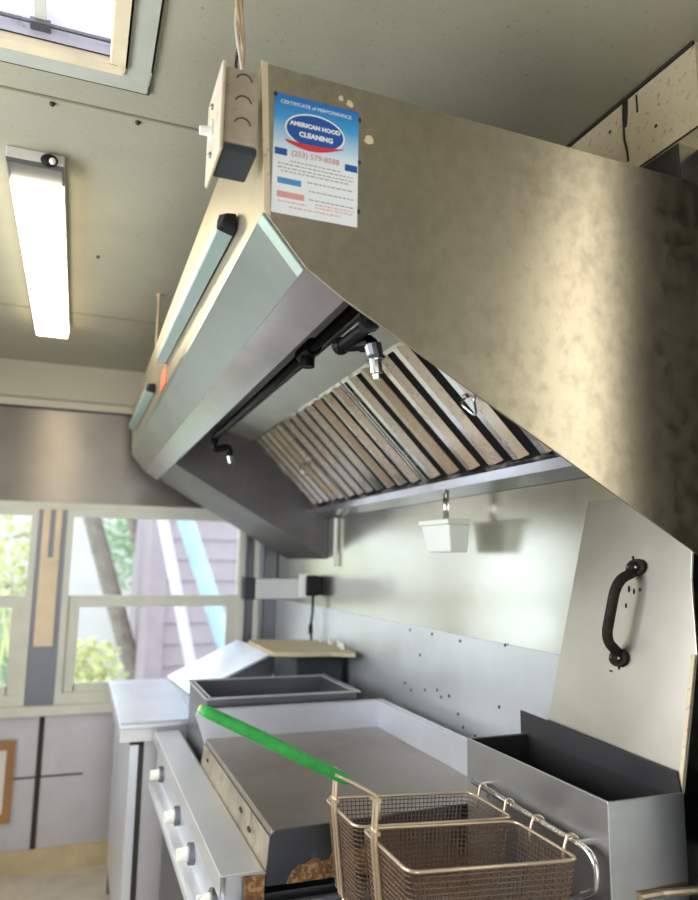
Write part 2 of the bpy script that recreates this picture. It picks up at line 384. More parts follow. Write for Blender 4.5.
bush('leafy_bush', (5,640), 10.5, .7, 'leaf', 420, 'dull green low bush outside the left window', .1)

# ================================================================== CEILING THINGS
h = thing('roof_hatch', 'square roof hatch with pale speckled acrylic pane in the ceiling', 'skylight', ((HX0+HX1)/2, (HY0+HY1)/2, ZC))
def ring(mb, x0, x1, y0, y1, w, z0, z1):
    mb.box(x0, x1, y0, y0+w, z0, z1); mb.box(x0, x1, y1-w, y1, z0, z1); mb.box(x0, x0+w, y0+w, y1-w, z0, z1); mb.box(x1-w, x1, y0+w, y1-w, z0, z1)
b = MB(); ring(b, HX0-.06, HX1+.062, HY0-.06, HY1+.062, .075, ZC-.008, ZC-.0005); obj('flange', b, 'hatch_flange', h, .003)
b = MB(); ring(b, HX0-.064, HX1+.066, HY0-.064, HY1+.066, .004, ZC-.006, ZC-.0003); obj('flange_gap', b, 'seam', h)
b = MB(); ring(b, HX0-.005, HX1+.013, HY0-.005, HY1+.013, .03, ZC-.014, ZC+.002); obj('frame', b, 'hatch', h, .004)
b = MB(); ring(b, HX0, HX1, HY0, HY1, .01, ZC-.005, ZC+.05); obj('side_wall', b, 'hatch_side', h)
b = MB().box(HX0+.01, HX1-.01, HY0+.01, HY1-.01, ZC+.045, ZC+.052); obj('pane', b, 'skypane', h)
b = MB().box(-.142, -.122, HY0+.01, HY1-.01, ZC+.032, ZC+.045); obj('crossbar', b, 'white_frame', h)
b = MB().tube([(HX0+.01, HY1-.022, ZC+.032), (HX1-.012, HY1-.022, ZC+.032)], .004, 8); b.box(-.15, -.114, HY1-.034, HY1-.01, ZC+.024, ZC+.034); obj('latch_rod', b, 'dark_metal', h)

zl = .915
f = thing('ceiling_light', 'long fluorescent light fixture glowing white on the ceiling', 'ceiling light', (-.16, 2.4, ZC))
lx0, lx1, ly0, ly1 = -.222, -.092, 1.76, 3.15
b = MB().box(lx0, lx1, ly0, ly1, ZC-.03, ZC-.0005); obj('housing', b, 'fixture', f, .003)
b = MB().prism([(lx0,ly0,ZC-.03),(lx1,ly0,ZC-.03),(lx1-.004,ly0,zl+.012),(lx0+.004,ly0,zl+.012)], (0,.085,0)); obj('end_plate', b, 'dark_metal', f)
b = MB().ball((lx1-.034, ly0-.002, zl+.034), .02, .012, .016); sk = obj('socket', b, 'black_plastic', f); obj('pin', MB().ball((lx1-.026, ly0-.012, zl+.028), .008), 'white', sk)
b = MB().prism([(lx0+.003,ly0+.085,ZC-.03),(lx1-.003,ly0+.085,ZC-.03),(lx1-.006,ly0+.085,zl),(lx0+.006,ly0+.085,zl)], (0,ly1-ly0-.09,0)); obj('diffuser', b, 'tube', f)

# ================================================================== HOOD
YN, YE = .95, 3.60
A = (.209,.734); Bp = (.221,.498); C = (.285,.423); D = (.346,.383); Fp = (XW-.002, .012); TR = (XW-.002, .721)
hood = thing('exhaust_hood', 'large stained stainless kitchen exhaust hood hanging from the ceiling above the griddle', 'exhaust hood', (.6, 2.1, .01))
P3 = lambda q, y: (q[0], y, q[1])
b = MB().prism([P3(q, YN) for q in (A, (1.062,.720), (1.062,-.012), Fp, D, C, Bp)], (0,.004,0)); obj('near_side_panel', b, 'hood', hood, .0008)
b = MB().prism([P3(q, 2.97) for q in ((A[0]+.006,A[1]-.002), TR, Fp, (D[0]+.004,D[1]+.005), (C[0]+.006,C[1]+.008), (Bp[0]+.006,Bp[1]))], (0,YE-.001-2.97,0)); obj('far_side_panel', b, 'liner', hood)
b = MB().prism([P3(q, YN+.004) for q in (A, (A[0]+.004,A[1]), (Bp[0]+.004,Bp[1]), Bp)], (0,YE-YN-.004,0)); fas = obj('front_fascia', b, 'fascia', hood)
b = MB().hexa([(Bp[0]-.002,YN-.002,Bp[1]+.002),(Bp[0]+.008,YN-.002,Bp[1]-.004),(Bp[0]+.008,YN,Bp[1]-.004),(Bp[0]-.002,YN,Bp[1]+.002),(A[0]-.002,YN-.002,A[1]+.002),(A[0]+.008,YN-.002,A[1]),(A[0]+.008,YN,A[1]),(A[0]-.002,YN,A[1]+.002)]); obj('corner_angle', b, 'cream', hood)
# green-grey chamfer sheet, slowly widening to the far end
ws = [(YN+.004, Bp[1]), (2.0, Bp[1]+.018), (3.1, Bp[1]+.045)]
b = MB(); ws[-1] = (YE-.02, Bp[1]+.055)
fx = lambda z: A[0]+(Bp[0]-A[0])*(A[1]-z)/(A[1]-Bp[1])
n0 = Vector((-.76,0,-.65))*.003
for (ya, za), (yb, zb) in zip(ws, ws[1:]):
    q = [Vector((Bp[0], ya, Bp[1])), Vector((C[0], ya, C[1])), Vector((C[0], yb, C[1])), Vector((Bp[0], yb, Bp[1]))]
    b.hexa([p+n0 for p in q]+q)
    b.hexa([(Bp[0]-.003,ya,Bp[1]-.002),(Bp[0],ya,Bp[1]-.002),(Bp[0],yb,Bp[1]-.002),(Bp[0]-.003,yb,Bp[1]-.002),(fx(za)-.003,ya,za),(fx(za),ya,za),(fx(zb),yb,zb),(fx(zb)-.003,yb,zb)])
obj('chamfer_sheet', b, 'lip', hood)
b = MB(); q = [Vector(P3(Bp, YN+.003)), Vector(P3(C, YN+.003)), Vector(P3(C, YN+.030)), Vector(P3(Bp, YN+.030))]
b.hexa([p_+n0*1.7 for p_ in q]+[p_+n0*.95 for p_ in q]); obj('end_band', b, 'endband', hood)
b = MB().prism([P3(Bp, YN+.004), P3(C, YN+.004), (C[0]+.003,YN+.004,C[1]), (Bp[0]+.003,YN+.004,Bp[1])], (0,YE-YN-.004,0)); obj('chamfer', b, 'fascia', hood)
b = MB().prism([P3(C, YN+.004), P3(D, YN+.004), (D[0],YN+.004,D[1]+.003), (C[0],YN+.004,C[1]+.003)], (0,YE-YN-.004,0)); obj('gutter', b, 'gutter', hood)
b = MB().prism([P3(D, YN+.004), (D[0]+.003,YN+.004,D[1]), (D[0]+.003,YN+.004,D[1]+.03), (D[0],YN+.004,D[1]+.03)], (0,2.97-YN-.004,0)); obj('gutter_flange', b, 'liner', hood)
FT = (.668,.508); FB = (.958,.218)
b = MB()
b.prism([(.30,YN+.004,.56),(.565,YN+.004,.545),(.565,YN+.004,.55),(.30,YN+.004,.565)], (0,2.97-YN-.004,0))
b.box(A[0]+.004, XW-.003, YN+.004, 2.97, .70, .704); b.box(XW-.006, XW-.003, YN+.004, 2.97, .2, .70)
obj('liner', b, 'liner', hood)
b = MB().prism([(FT[0],YN+.004,FT[1]),(.562,YN+.004,.538),(.562,YN+.004,.543),(FT[0],YN+.004,FT[1]+.006)], (0,2.97-YN-.004,0)); obj('filter_shelf', b, 'pale_panel', hood)
b = MB().prism([(FB[0]-.006,YN+.004,FB[1]),(FB[0]-.004,YN+.004,FB[1]-.012),(XW-.006,YN+.004,FB[1]-.03),(XW-.006,YN+.004,FB[1]-.024),(FB[0]+.02,YN+.004,FB[1]-.012),(FB[0]+.004,YN+.004,FB[1]+.004)], (0,2.97-YN-.004,0))
b.prism([(FB[0]-.012,YN+.004,FB[1]-.014),(FB[0]-.004,YN+.004,FB[1]-.014),(FB[0]-.014,YN+.004,FB[1]+.008),(FB[0]-.017,YN+.004,FB[1]+.008)], (0,2.97-YN-.004,0))
obj('grease_trough', b, 'gutter', hood)
# putty and tape marks on the near panel
b = MB()
for px, r in (((369,140),.008),((350,104),.006),((341,98),.005)):
    p = ony(px, YN-.001); b = MB(); k = [random.uniform(.6,1.15) for i in range(11)]
    b.prism([p+Vector((r*k[i]*math.cos(i*.571), 0, r*k[i]*math.sin(i*.571))) for i in range(11)], (0,.0012,0)); obj('putty_mark', b, 'cream', hood)

# baffle filters on the 45 degree plane
e = Vector((FB[0]-FT[0], 0, FB[1]-FT[1])); eL = e.length; e.normalize(); nn = Vector((-.7071, 0, -.7071))   # nn: towards the room
ft0 = Vector((FT[0], 0, FT[1]))
def fp(s, y, h): return ft0 + e*s + Vector((0, y, 0)) + nn*h
def baffle_filter(y0, y1, n, label, handle_y):
    t = thing('baffle_filter', label, 'filter', (FB[0], (y0+y1)/2, FB[1]), 'grease filters in the hood')
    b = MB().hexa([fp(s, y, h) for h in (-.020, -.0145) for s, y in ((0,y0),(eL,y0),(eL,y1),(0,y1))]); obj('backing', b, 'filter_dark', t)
    b = MB()
    for (s0, s1, ya, yb) in ((0,.012,y0,y1),(eL-.02,eL-.004,y0,y1),(.012,eL-.02,y0+.001,y0+.008),(.012,eL-.02,y1-.008,y1-.001)):
        b.hexa([fp(s, y, h) for h in (-.0145, -.006) for s, y in ((s0,ya),(s1,ya),(s1,yb),(s0,yb))])
    obj('frame', b, 'baffle', t)
    p = (y1-y0-.02)/n
    for i in range(n):
        c = y0+.01+p*(i+.5); w = p*.265; b = MB()
        prof = [(c-w, -.014), (c-w, -.012), (c-w*.0, -.001), (c+w*.9, -.003), (c+w, -.010), (c+w, -.014)]
        k = len(prof); vs = [fp(.008, y, h) for y, h in prof]+[fp(eL-.030, y, h) for y, h in prof]
        b.add(vs, [list(range(k)), list(range(k, 2*k))]+[(q, (q+1) % k, k+(q+1) % k, k+q) for q in range(k)])
        obj('baffle', b, ('baffle', 'baffle_clean', 'baffle', 'baffle_greasy', 'baffle_clean')[(i*3+n) % 5], t)
    if handle_y:
        pts = arc([fp(.19, handle_y-.028, -.004), fp(.19, handle_y-.03, .022), fp(.235, handle_y, .03), fp(.19, handle_y+.03, .022), fp(.19, handle_y+.028, -.004)], 5, .02)
        b = MB().tube(pts, .0028, 8); b.cyl(fp(.188, handle_y-.036, 0), fp(.188, handle_y-.02, 0), .006, 8); b.cyl(fp(.188, handle_y+.02, 0), fp(.188, handle_y+.036, 0), .006, 8)
        obj('handle', b, 'chrome', t)
baffle_filter(2.545, 2.965, 5, 'far baffle filter of the hood beside the dark far side panel', 2.62)
baffle_filter(1.885, 2.535, 7, 'middle baffle filter of the hood between the other two', None)
baffle_filter(1.215, 1.875, 6, 'near baffle filter behind the short nozzle in the hood, with wire handle', 1.36)

# teal channels on the fascia
def channel(p0, p1, label, cap2=False):
    (ya, za), (yb, zb) = p0, p1; X = .215
    t = thing('channel_bar', label, 'channel bar', (X, (ya+yb)/2, min(za, zb)), 'teal channel bars on the hood front')
    h = .017; b = MB()
    b.hexa([(X-.028,ya,za-h*.6),(X,ya,za-h),(X,yb,zb-h),(X-.028,yb,zb-h*.6),(X-.028,ya,za+h),(X,ya,za+h),(X,yb,zb+h),(X-.028,yb,zb+h)])
    obj('channel', b, 'teal', t, .003)
    b = MB().hexa([(X-.026,ya-.022,za-h*.4),(X,ya-.02,za-h*.9),(X,ya+.008,za-h*1.1),(X-.03,ya+.008,za-h*.6),(X-.018,ya-.022,za+h*.6),(X,ya-.02,za+h*.8),(X,ya+.008,za+h*1.1),(X-.029,ya+.008,za+h*1.1)])
    obj('end_cap', b, 'black_plastic', t, .004)
channel((1.15,.567), (2.18,.603), 'longer teal grey channel bar with black end cap on hood fascia')
channel((2.50,.585), (3.38,.60), 'shorter teal grey channel bar at the far end of the hood fascia')
p = onx((160,378), .206); b = MB().box(.2150, .2185, p.y-.07, p.y+.07, p.z-.03, p.z+.025)
tag(obj('sticker', b, 'red'), 'small orange red sticker between the two teal bars on the hood fascia', 'sticker')

# switch box on the hood corner
sb = thing('switch_box', 'old beige metal switch box mounted on the upper hood corner', 'switch box', (.18, .99, .585))
bx0, bx1, by0, by1, bz0, bz1 = .152, .201, .925, 1.005, .566, .697
b = MB().box(bx0, bx1, by0, by1, bz0+.012, bz1); obj('body', b, 'jbox_body', sb, .006)
b = MB().box(bx0, bx1, by0, by1, bz0, bz0+.012); obj('bottom_plate', b, 'charcoal', sb, .003)
b = MB().box(bx0-.006, bx0, by0-.004, by1+.035, bz0-.002, bz1+.004); obj('cover', b, 'jbox', sb, .0028)
b = MB().tube([(bx0-.006,.99,.630),(bx0-.024,.99,.628)], [.0085,.0065], 10); b.box(bx0-.009, bx0-.004, .978, 1.002, .618, .642); obj('toggle', b, 'white', sb)
for z in (.67, .592): b = MB().ball((bx0-.0065, .99, z), .0045, n=5); obj('screw', b, 'dark_metal', sb)
for z in (.682, .648, .614):
    b = MB(); cx, cy = (bx0+bx1)/2+.002, by0-.0002
    b.tube([(cx+.0115*math.cos(a), cy, z-.006+.0115*math.sin(a)) for a in [math.radians(8+i*13) for i in range(13)]], .0011, 5)
    obj('knockout', b, 'seam', sb)
wb_ = thing('cable_bundle', 'loose bundle of old cables running from ceiling to the switch box', 'cable', (.178, .985, .703))
for k, (r, m) in enumerate(((.0035,'wirecream'),(.003,'jbox'),(.0025,'charcoal'),(.0028,'wirecream'))):
    b = MB().tube([(.172+.006*math.sin(k*1.9+i*.5*(1+.2*k))+.012*(1-i/12), .985+.008*math.cos(k*2.1+i*.45), .703+(ZC-.703)*i/12) for i in range(13)], r, 7)
    obj('cable', b, m, wb_, smooth=True)

# hanging rod
b = MB().tube([(.222, 2.62, .735), (.222, 2.62, ZC)], .004, 8); b.ball((.222, 2.62, ZC-.003), .009, n=6)
tag(obj('hanger_rod', b, 'wirecream'), 'thin tan hanger rod between ceiling and hood near the light', 'rod')

# certificate
cx0, cx1, cz0, cz1 = .2295, .3635, .500, .690
W, H = cx1-cx0, cz1-cz0
def cf(u, v, d=0): return Vector((cx0+u*W, YN-.0012-d, cz1-v*W))          # both axes in widths of the sheet
VH = H/W
t = NT('certificate print'); t.b.inputs['Roughness'].default_value = .35
sx = t.n.new('ShaderNodeSeparateXYZ'); t.l(t.co, sx.inputs[0])
mr = t.n.new('ShaderNodeMapRange'); mr.inputs['From Min'].default_value = 0; mr.inputs['From Max'].default_value = H; t.l(sx.outputs['Z'], mr.inputs['Value'])
t.l(t.ramp(mr.outputs[0], [(0, (.93,.95,.98)), (.42, (.95,.95,.95)), (.55, (.78,.91,.98)), (.80, (.06,.38,.78)), (1, (.01,.17,.55))]), t.b.inputs['Base Color'])
M['cert'] = t.m
for nm, c in (('pblue',(.015,.10,.42)),('pwhite',(.96,.96,.96)),('pred',(.75,.05,.06)),('pgrey',(.35,.35,.38)),('plightblue',(.10,.32,.62)),('pinkred',(.80,.38,.36))): M[nm] = paint(nm, c, .4, .03)
ce = obj('certificate', MB().box(cx0, cx1, YN-.0012, YN-.0002, cz0, cz1), 'cert')
tag(ce, 'blue and white certificate sheet stuck on the near hood panel', 'certificate')
def ell(mb, u, v, a, bb, d, th=0.0):
    n = 40; mb.prism([cf(u+a*math.cos(2*math.pi*i/n), v+bb*math.sin(2*math.pi*i/n), d) for i in range(n)], (0,.0003,0)); return mb
def rect(mb, u0, u1, v0, v1, d): mb.prism([cf(u0,v0,d), cf(u1,v0,d), cf(u1,v1,d), cf(u0,v1,d)], (0,.0003,0)); return mb
obj('logo_ring', ell(MB(), .48, .385, .355, .215, .0003), 'pwhite', ce)
lo = obj('logo_oval', ell(MB(), .48, .385, .335, .195, .0006), 'pblue', ce)
b = MB()
for i in range(24):
    pass
pts = [(.14+.68*i/24, .545+.055*math.sin(math.pi*(i/24)**.9)-.03*(i/24)) for i in range(25)]
wd = [.006+.03*math.sin(math.pi*min(1, i/24+.05)) for i in range(25)]
for (p, w0), (q, w1) in zip(zip(pts, wd), zip(pts[1:], wd[1:])):
    b.prism([cf(p[0],p[1]-w0,.0009), cf(q[0],q[1]-w1,.0009), cf(q[0],q[1]+w1,.0009), cf(p[0],p[1]+w0,.0009)], (0,.0003,0))
obj('swoosh', b, 'pred', ce)
b = MB(); text_mesh(b, 'CERTIFICATE of PERFORMANCE', cf, .84, .49, .095, .0005, .01); obj('heading_lettering', b, 'pwhite', ce)
b = MB(); text_mesh(b, 'AMERICAN HOOD', cf, .60, .48, .33, .001, .055); text_mesh(b, 'CLEANING', cf, .40, .49, .445, .001, .055); obj('logo_lettering', b, 'pwhite', ce)
for q in ((.02,.16,.655,.735),(.84,.99,.68,.76)): obj('blue_tab', rect(MB(), *q, .0003), 'pblue', ce)
b = MB(); text_mesh(b, '(253) 579-8588', cf, .56, .49, .69, .0005, .02); obj('phone_lettering', b, 'pinkred', ce)
b = MB()
for i, (u0, u1, v) in enumerate(((.2,.8,.79),(.06,.95,.835),(.06,.95,.88),(.1,.9,.92),(.4,.95,1.0),(.42,.95,1.10),(.42,.95,1.2))):
    u = u0
    while u < u1:
        w = random.uniform(.02,.06); rect(b, u, min(u+w, u1), v-.006, v+.006, .0003); u += w+.014
obj('small_print', b, 'pgrey', ce)
obj('blue_print_box', rect(MB(), .06, .33, 1.0, 1.07, .0003), 'plightblue', ce); obj('red_print_box', rect(MB(), .06, .37, 1.16, 1.23, .0003), 'pinkred', ce)
b = MB()
for (u0, u1, v) in ((.07,.4,1.275),(.5,.95,1.245),(.5,.95,1.28),(.2,.8,1.33)):
    u = u0
    while u < u1:
        w = random.uniform(.02,.05); rect(b, u, min(u+w, u1), v-.006, v+.006, .0003); u += w+.014
obj('red_small_print', b, 'pinkred', ce)
for u, v in ((.012,.02),(1.015,.09),(1.015,.62),(1.015,1.22)): b = MB().ball(cf(u, v, -.0005), .003, .001, .0045, 5); obj('tape_scrap', b, 'charcoal', ce)

# ================================================================== FIRE SUPPRESSION PIPES
px_, pz_ = .40, .412
fs = thing('suppression_pipe', 'long black iron pipe inside the hood with tee and far nozzle', 'pipe', (px_, 1.6, pz_))
b = MB().tube([(px_, YN+.006, pz_), (px_, 2.32, pz_-.012)], .0105, 12); obj('pipe', b, 'black_pipe', fs, smooth=True)
b = MB().cyl((px_, YN+.005, pz_), (px_, YN+.03, pz_), .022, 14); b.cyl((px_, YN+.03, pz_), (px_, YN+.06, pz_), .016, 14); obj('wall_flange', b, 'black_pipe', fs)
b = MB().cyl((px_, 1.27, pz_-.002), (px_, 1.34, pz_-.002), .017, 14); b.cyl((px_, 1.305, pz_-.002), (px_, 1.305, pz_-.035), .014, 12); obj('tee', b, 'black_pipe', fs)
p0 = Vector((px_, 2.32, pz_-.012)); p1 = ony((213,450), 2.32); p2 = ony((229,447), 2.32); p3 = ony((230,456), 2.32); p4 = ony((231,463), 2.32)
b = MB().tube(arc([p0, p1, p2, p3], 5, .025), .012, 10); obj('elbow', b, 'black_pipe', fs, smooth=True)
b = MB().tube([p3, p4], [.011,.008], 10); obj('nozzle', b, 'chrome', fs)
q0 = ony((371,317), YN+.008); q1 = ony((368,326), 1.03); q2 = ony((341,346), 1.12); q3 = ony((372,343), 1.07); q4 = ony((375,356), 1.07); q5 = ony((377,379), 1.07)
sn = thing('suppression_nozzle', 'short black elbowed pipe with chrome nozzle at near end of hood', 'nozzle', q5)
b = MB().tube(arc([q0, q1, q2, q3, q3+(q4-q3)*.6], 6, .02), .0115, 12); obj('elbow_pipe', b, 'black_pipe', sn, smooth=True)
for b in (MB().ball(q2, .016, n=8), MB().cyl(q0, q0+(q1-q0)*.5, .018, 12), MB().cyl(q3+(q2-q3)*.35, q3+(q2-q3)*.05, .0145, 12)): obj('pipe_fitting', b, 'black_pipe', sn)
b = MB().tube([q3+(q4-q3)*.1, q4], [.015,.014], 12); b.cyl(q4, q4+(q5-q4)*.15, .017, 6); obj('union', b, 'dark_metal', sn)
b = MB().tube([q4+(q5-q4)*.1, q4+(q5-q4)*.2, q4+(q5-q4)*.75, q4+(q5-q4)*.8, q5], [.012,.0105,.010,.007,.006], 12); obj('nozzle_tip', b, 'chrome', sn)

# sensor box under the grease trough
sc_ = onx((447,535), .955)
se = thing('sensor_box', 'white metal sensor box hanging on a short chrome stem from the grease trough', 'sensor box', (sc_.x, sc_.y, sc_.z-.05))
yy = 1.775
X0, X1, Y0, Y1 = .900, .965, 1.655, 1.815
b = MB().cyl((.945, 1.752, .200), (.945, 1.752, .112), .0085, 14); obj('stem', b, 'chrome', se, smooth=True)
b = MB().hexa([(X0+.012,Y0+.014,.03),(X1,Y0+.014,.03),(X1,Y1-.014,.03),(X0+.012,Y1-.014,.03),(X0,Y0,.102),(X1,Y0,.102),(X1,Y1,.102),(X0,Y1,.102)]); obj('box', b, 'boxwhite', se, .004)
b = MB().box(X0-.006, X1, Y0-.006, Y1+.006, .102, .116); obj('lid', b, 'boxwhite', se, .003)
# thin conduit on the wall at the far end of the hood
b = MB().tube([(XW-.012, 2.83, .18), (XW-.012, 2.83, -.02)], .009, 8); tag(obj('conduit', b, 'white_frame'), 'short cream conduit on steel wall under the far hood end', 'conduit')

# ================================================================== ACCESS PANEL WITH HANDLE
n1 = Vector((1, 0, -(1.013-.953)/(.134+.335))); d_ = n1.dot(Vector((1.013, 0, .134)))
ap = thing('access_panel', 'leaning steel access panel behind the fryer flue, with black handle', 'panel', (.955, 1.1, -.33))
cs = [onpl(p, n1, d_) for p in ((588,502),(720,480),(690,748),(547,724))]
yr = .962; tl = cs[0]; cs = [tl, Vector((tl.x, yr, tl.z)), Vector((d_-n1.z*-.02, yr, -.02)), onpl((697,655), n1, d_), onpl((688,747), n1, d_), cs[3]]
def low(a, c, z): return a+(c-a)*((z-a.z)/(c.z-a.z))
cs[5] = low(cs[0], cs[5], -.362); cs[4] = low(cs[3], cs[4], -.364)
nv = n1.normalized()*.004
b = MB().prism(cs, nv); obj('sheet', b, 'panel_steel', ap, .001)
b = MB()
a0, a1 = cs[3], cs[4]
b.hexa([a0-nv*.5, a0-nv*.5+Vector((0,.008,0)), a1-nv*.5+Vector((0,.008,0)), a1-nv*.5, a0-nv*1.2, a0-nv*1.2+Vector((0,.008,0)), a1-nv*1.2+Vector((0,.008,0)), a1-nv*1.2]); obj('edge_strip', b, 'cream', ap)
ha, hb = onpl((637,570), n1, d_), onpl((621,655), n1, d_)
out = -n1.normalized(); dn = (hb-ha).normalized()
hd = MB()
pts = [ha+out*.004, ha+out*.012+dn*.008, ha+out*.034+dn*.022, ha+out*.042+dn*.045, ha+out*.042+dn*(.5*(hb-ha).length), hb+out*.042-dn*.040, hb+out*.034-dn*.020, hb+out*.012-dn*.006, hb+out*.004]
hd.tube(arc(pts, 4, .012), .0098, 12)
hh = obj('handle', hd, 'iron', ap, smooth=True)
for c in (ha-dn*.004, hb+dn*.006):
    m = MB(); r3 = Matrix((n1.normalized(), Vector((0,1,0)), dn)).transposed()
    n = 14; m.prism([c+out*.001+(Vector((0,1,0))*math.cos(2*math.pi*i/n)*.024+dn*math.sin(2*math.pi*i/n)*.017) for i in range(n)], out*.007)
    m.ball(c+out*.008, .012, .012, .011, 8); mo = obj('handle_mount', m, 'iron', hh, .002)
    m = MB()
    for s in (-1, 1): m.ball(c+out*.012+Vector((0,.010*s,0)), .004, n=5)
    obj('screw', m, 'dark_metal', mo)
for px, r, q in (((629,590),.0035,.009),((634,592),.003,.007),((626,606),.003,.006),((622,665),.008,.005),((633,558),.004,.004),((611,671),.006,.0018),((640,590),.003,.004),((619,668),.004,.004)):
    p = onpl(px, n1, d_); b = MB().ball(p, .0008, r, q, 6); obj('rust_stain', b, 'iron', ap)
# steel post at the right edge of the picture
b = MB().box(.972, NX-.002, .80, .89, ZF, -.09); tag(obj('corner_post', b, 'dark_metal'), 'grey steel corner post right of the access panel', 'post')

# ================================================================== FRYER
fy0, fy1 = .955, 1.385; fx0, fx1 = .793, .945; ftz = -.36
fr = thing('deep_fryer', 'stainless deep fryer with open sooty flue box and basket hanger rail', 'fryer', (.6, 1.17, ZF))
b = MB(); th = .004; fzb = -.66
b.box(fx0, fx0+th, fy0, fy1, fzb, ftz); b.box(fx0+th, fx1, fy0, fy0+th, fzb, ftz); b.box(fx0+th, fx1, fy1-th, fy1, fzb, ftz)
obj('flue_box', b, 'box_steel', fr, .0012)
b = MB(); b.box(fx0+th, fx1, fy0+th, fy1-th, -.50, -.495); b.box(fx0+th, fx0+th+.002, fy0+th, fy1-th, -.495, ftz-.003); b.box(fx0+th, fx1, fy0+th, fy0+th+.002, -.495, ftz-.003); b.box(fx0+th, fx1, fy1-th-.002, fy1-th, -.495, ftz-.003)
b.box(fx1-.003, fx1, fy0+th, fy1-th, -.495, ftz+.002); obj('flue_lining', b, 'soot', fr)
b = MB().hexa([(fx1-.004,fy0,ftz-.01),(fx1,fy0,ftz-.01),(fx1,fy1+.022,ftz-.01),(fx1-.004,fy1+.022,ftz-.01),(fx1-.003,fy0+.012,ftz+.028),(fx1+.001,fy0+.012,ftz+.028),(fx1+.002,fy1+.026,ftz+.042),(fx1-.002,fy1+.026,ftz+.042)])
obj('deflector', b, 'soot', fr)
bar = [onx(p, .772) for p in ((473,781),(520,810),(560,834),(580,845),(590,853),(596,866),(597,888),(588,894),(572,897))]
b = MB().tube(arc(bar, 3, .01), .0055, 10); obj('hanger_rail', b, 'chrome', fr, smooth=True)
for y in (1.31, 1.0): b = MB().cyl((.772, y, -.432), (fx0, y, -.432), .005, 8); obj('rail_stud', b, 'chrome', fr)
# fryer top with two tanks
tz = -.66; x0f = .33
b = MB(); ring(b, x0f, fx0, fy0-.06, 1.405, .03, tz-.03, tz); b.box(.45, .78, 1.12, 1.15, tz-.03, tz-.004); obj('top_rim', b, 'ledge', fr, .004)
b = MB().box(x0f+.03, fx0-.03, fy0-.03, 1.375, tz-.20, tz-.19); obj('tank', b, 'soot', fr)
b = MB(); b.box(x0f+.005, fx1, fy0-.055, 1.40, ZF+.1, tz-.21); b.box(x0f+.005, x0f+.012, fy0-.055, 1.40, tz-.21, tz-.03); b.box(fx0, fx1+.03, fy0-.055, 1.40, tz-.21, tz-.0); b.box(x0f+.01, fx0, 1.39, 1.40, tz-.21, tz-.03); b.box(x0f+.01, fx0, fy0-.055, fy0-.045, tz-.21, tz-.03)
obj('cabinet', b, 'box_steel', fr)
b = MB().tube([(x0f, 1.404, tz+.022), (fx0-.01, 1.404, tz+.022)], .008, 8); b.box(x0f, fx0, 1.398, 1.408, tz, tz+.02); obj('rear_bar', b, 'dark_metal', fr)
b = MB().tube([onz(p, -.50) for p in ((640,897),(662,893),(720,888))], .006, 8); obj('side_bar', b, 'rim_wire', fr)
for x in (x0f+.04, fx1-.04):
    for y in (fy0, 1.36): b = MB().cyl((x, y, ZF), (x, y, ZF+.1), .02, 10); obj('leg', b, 'dark_metal', fr)

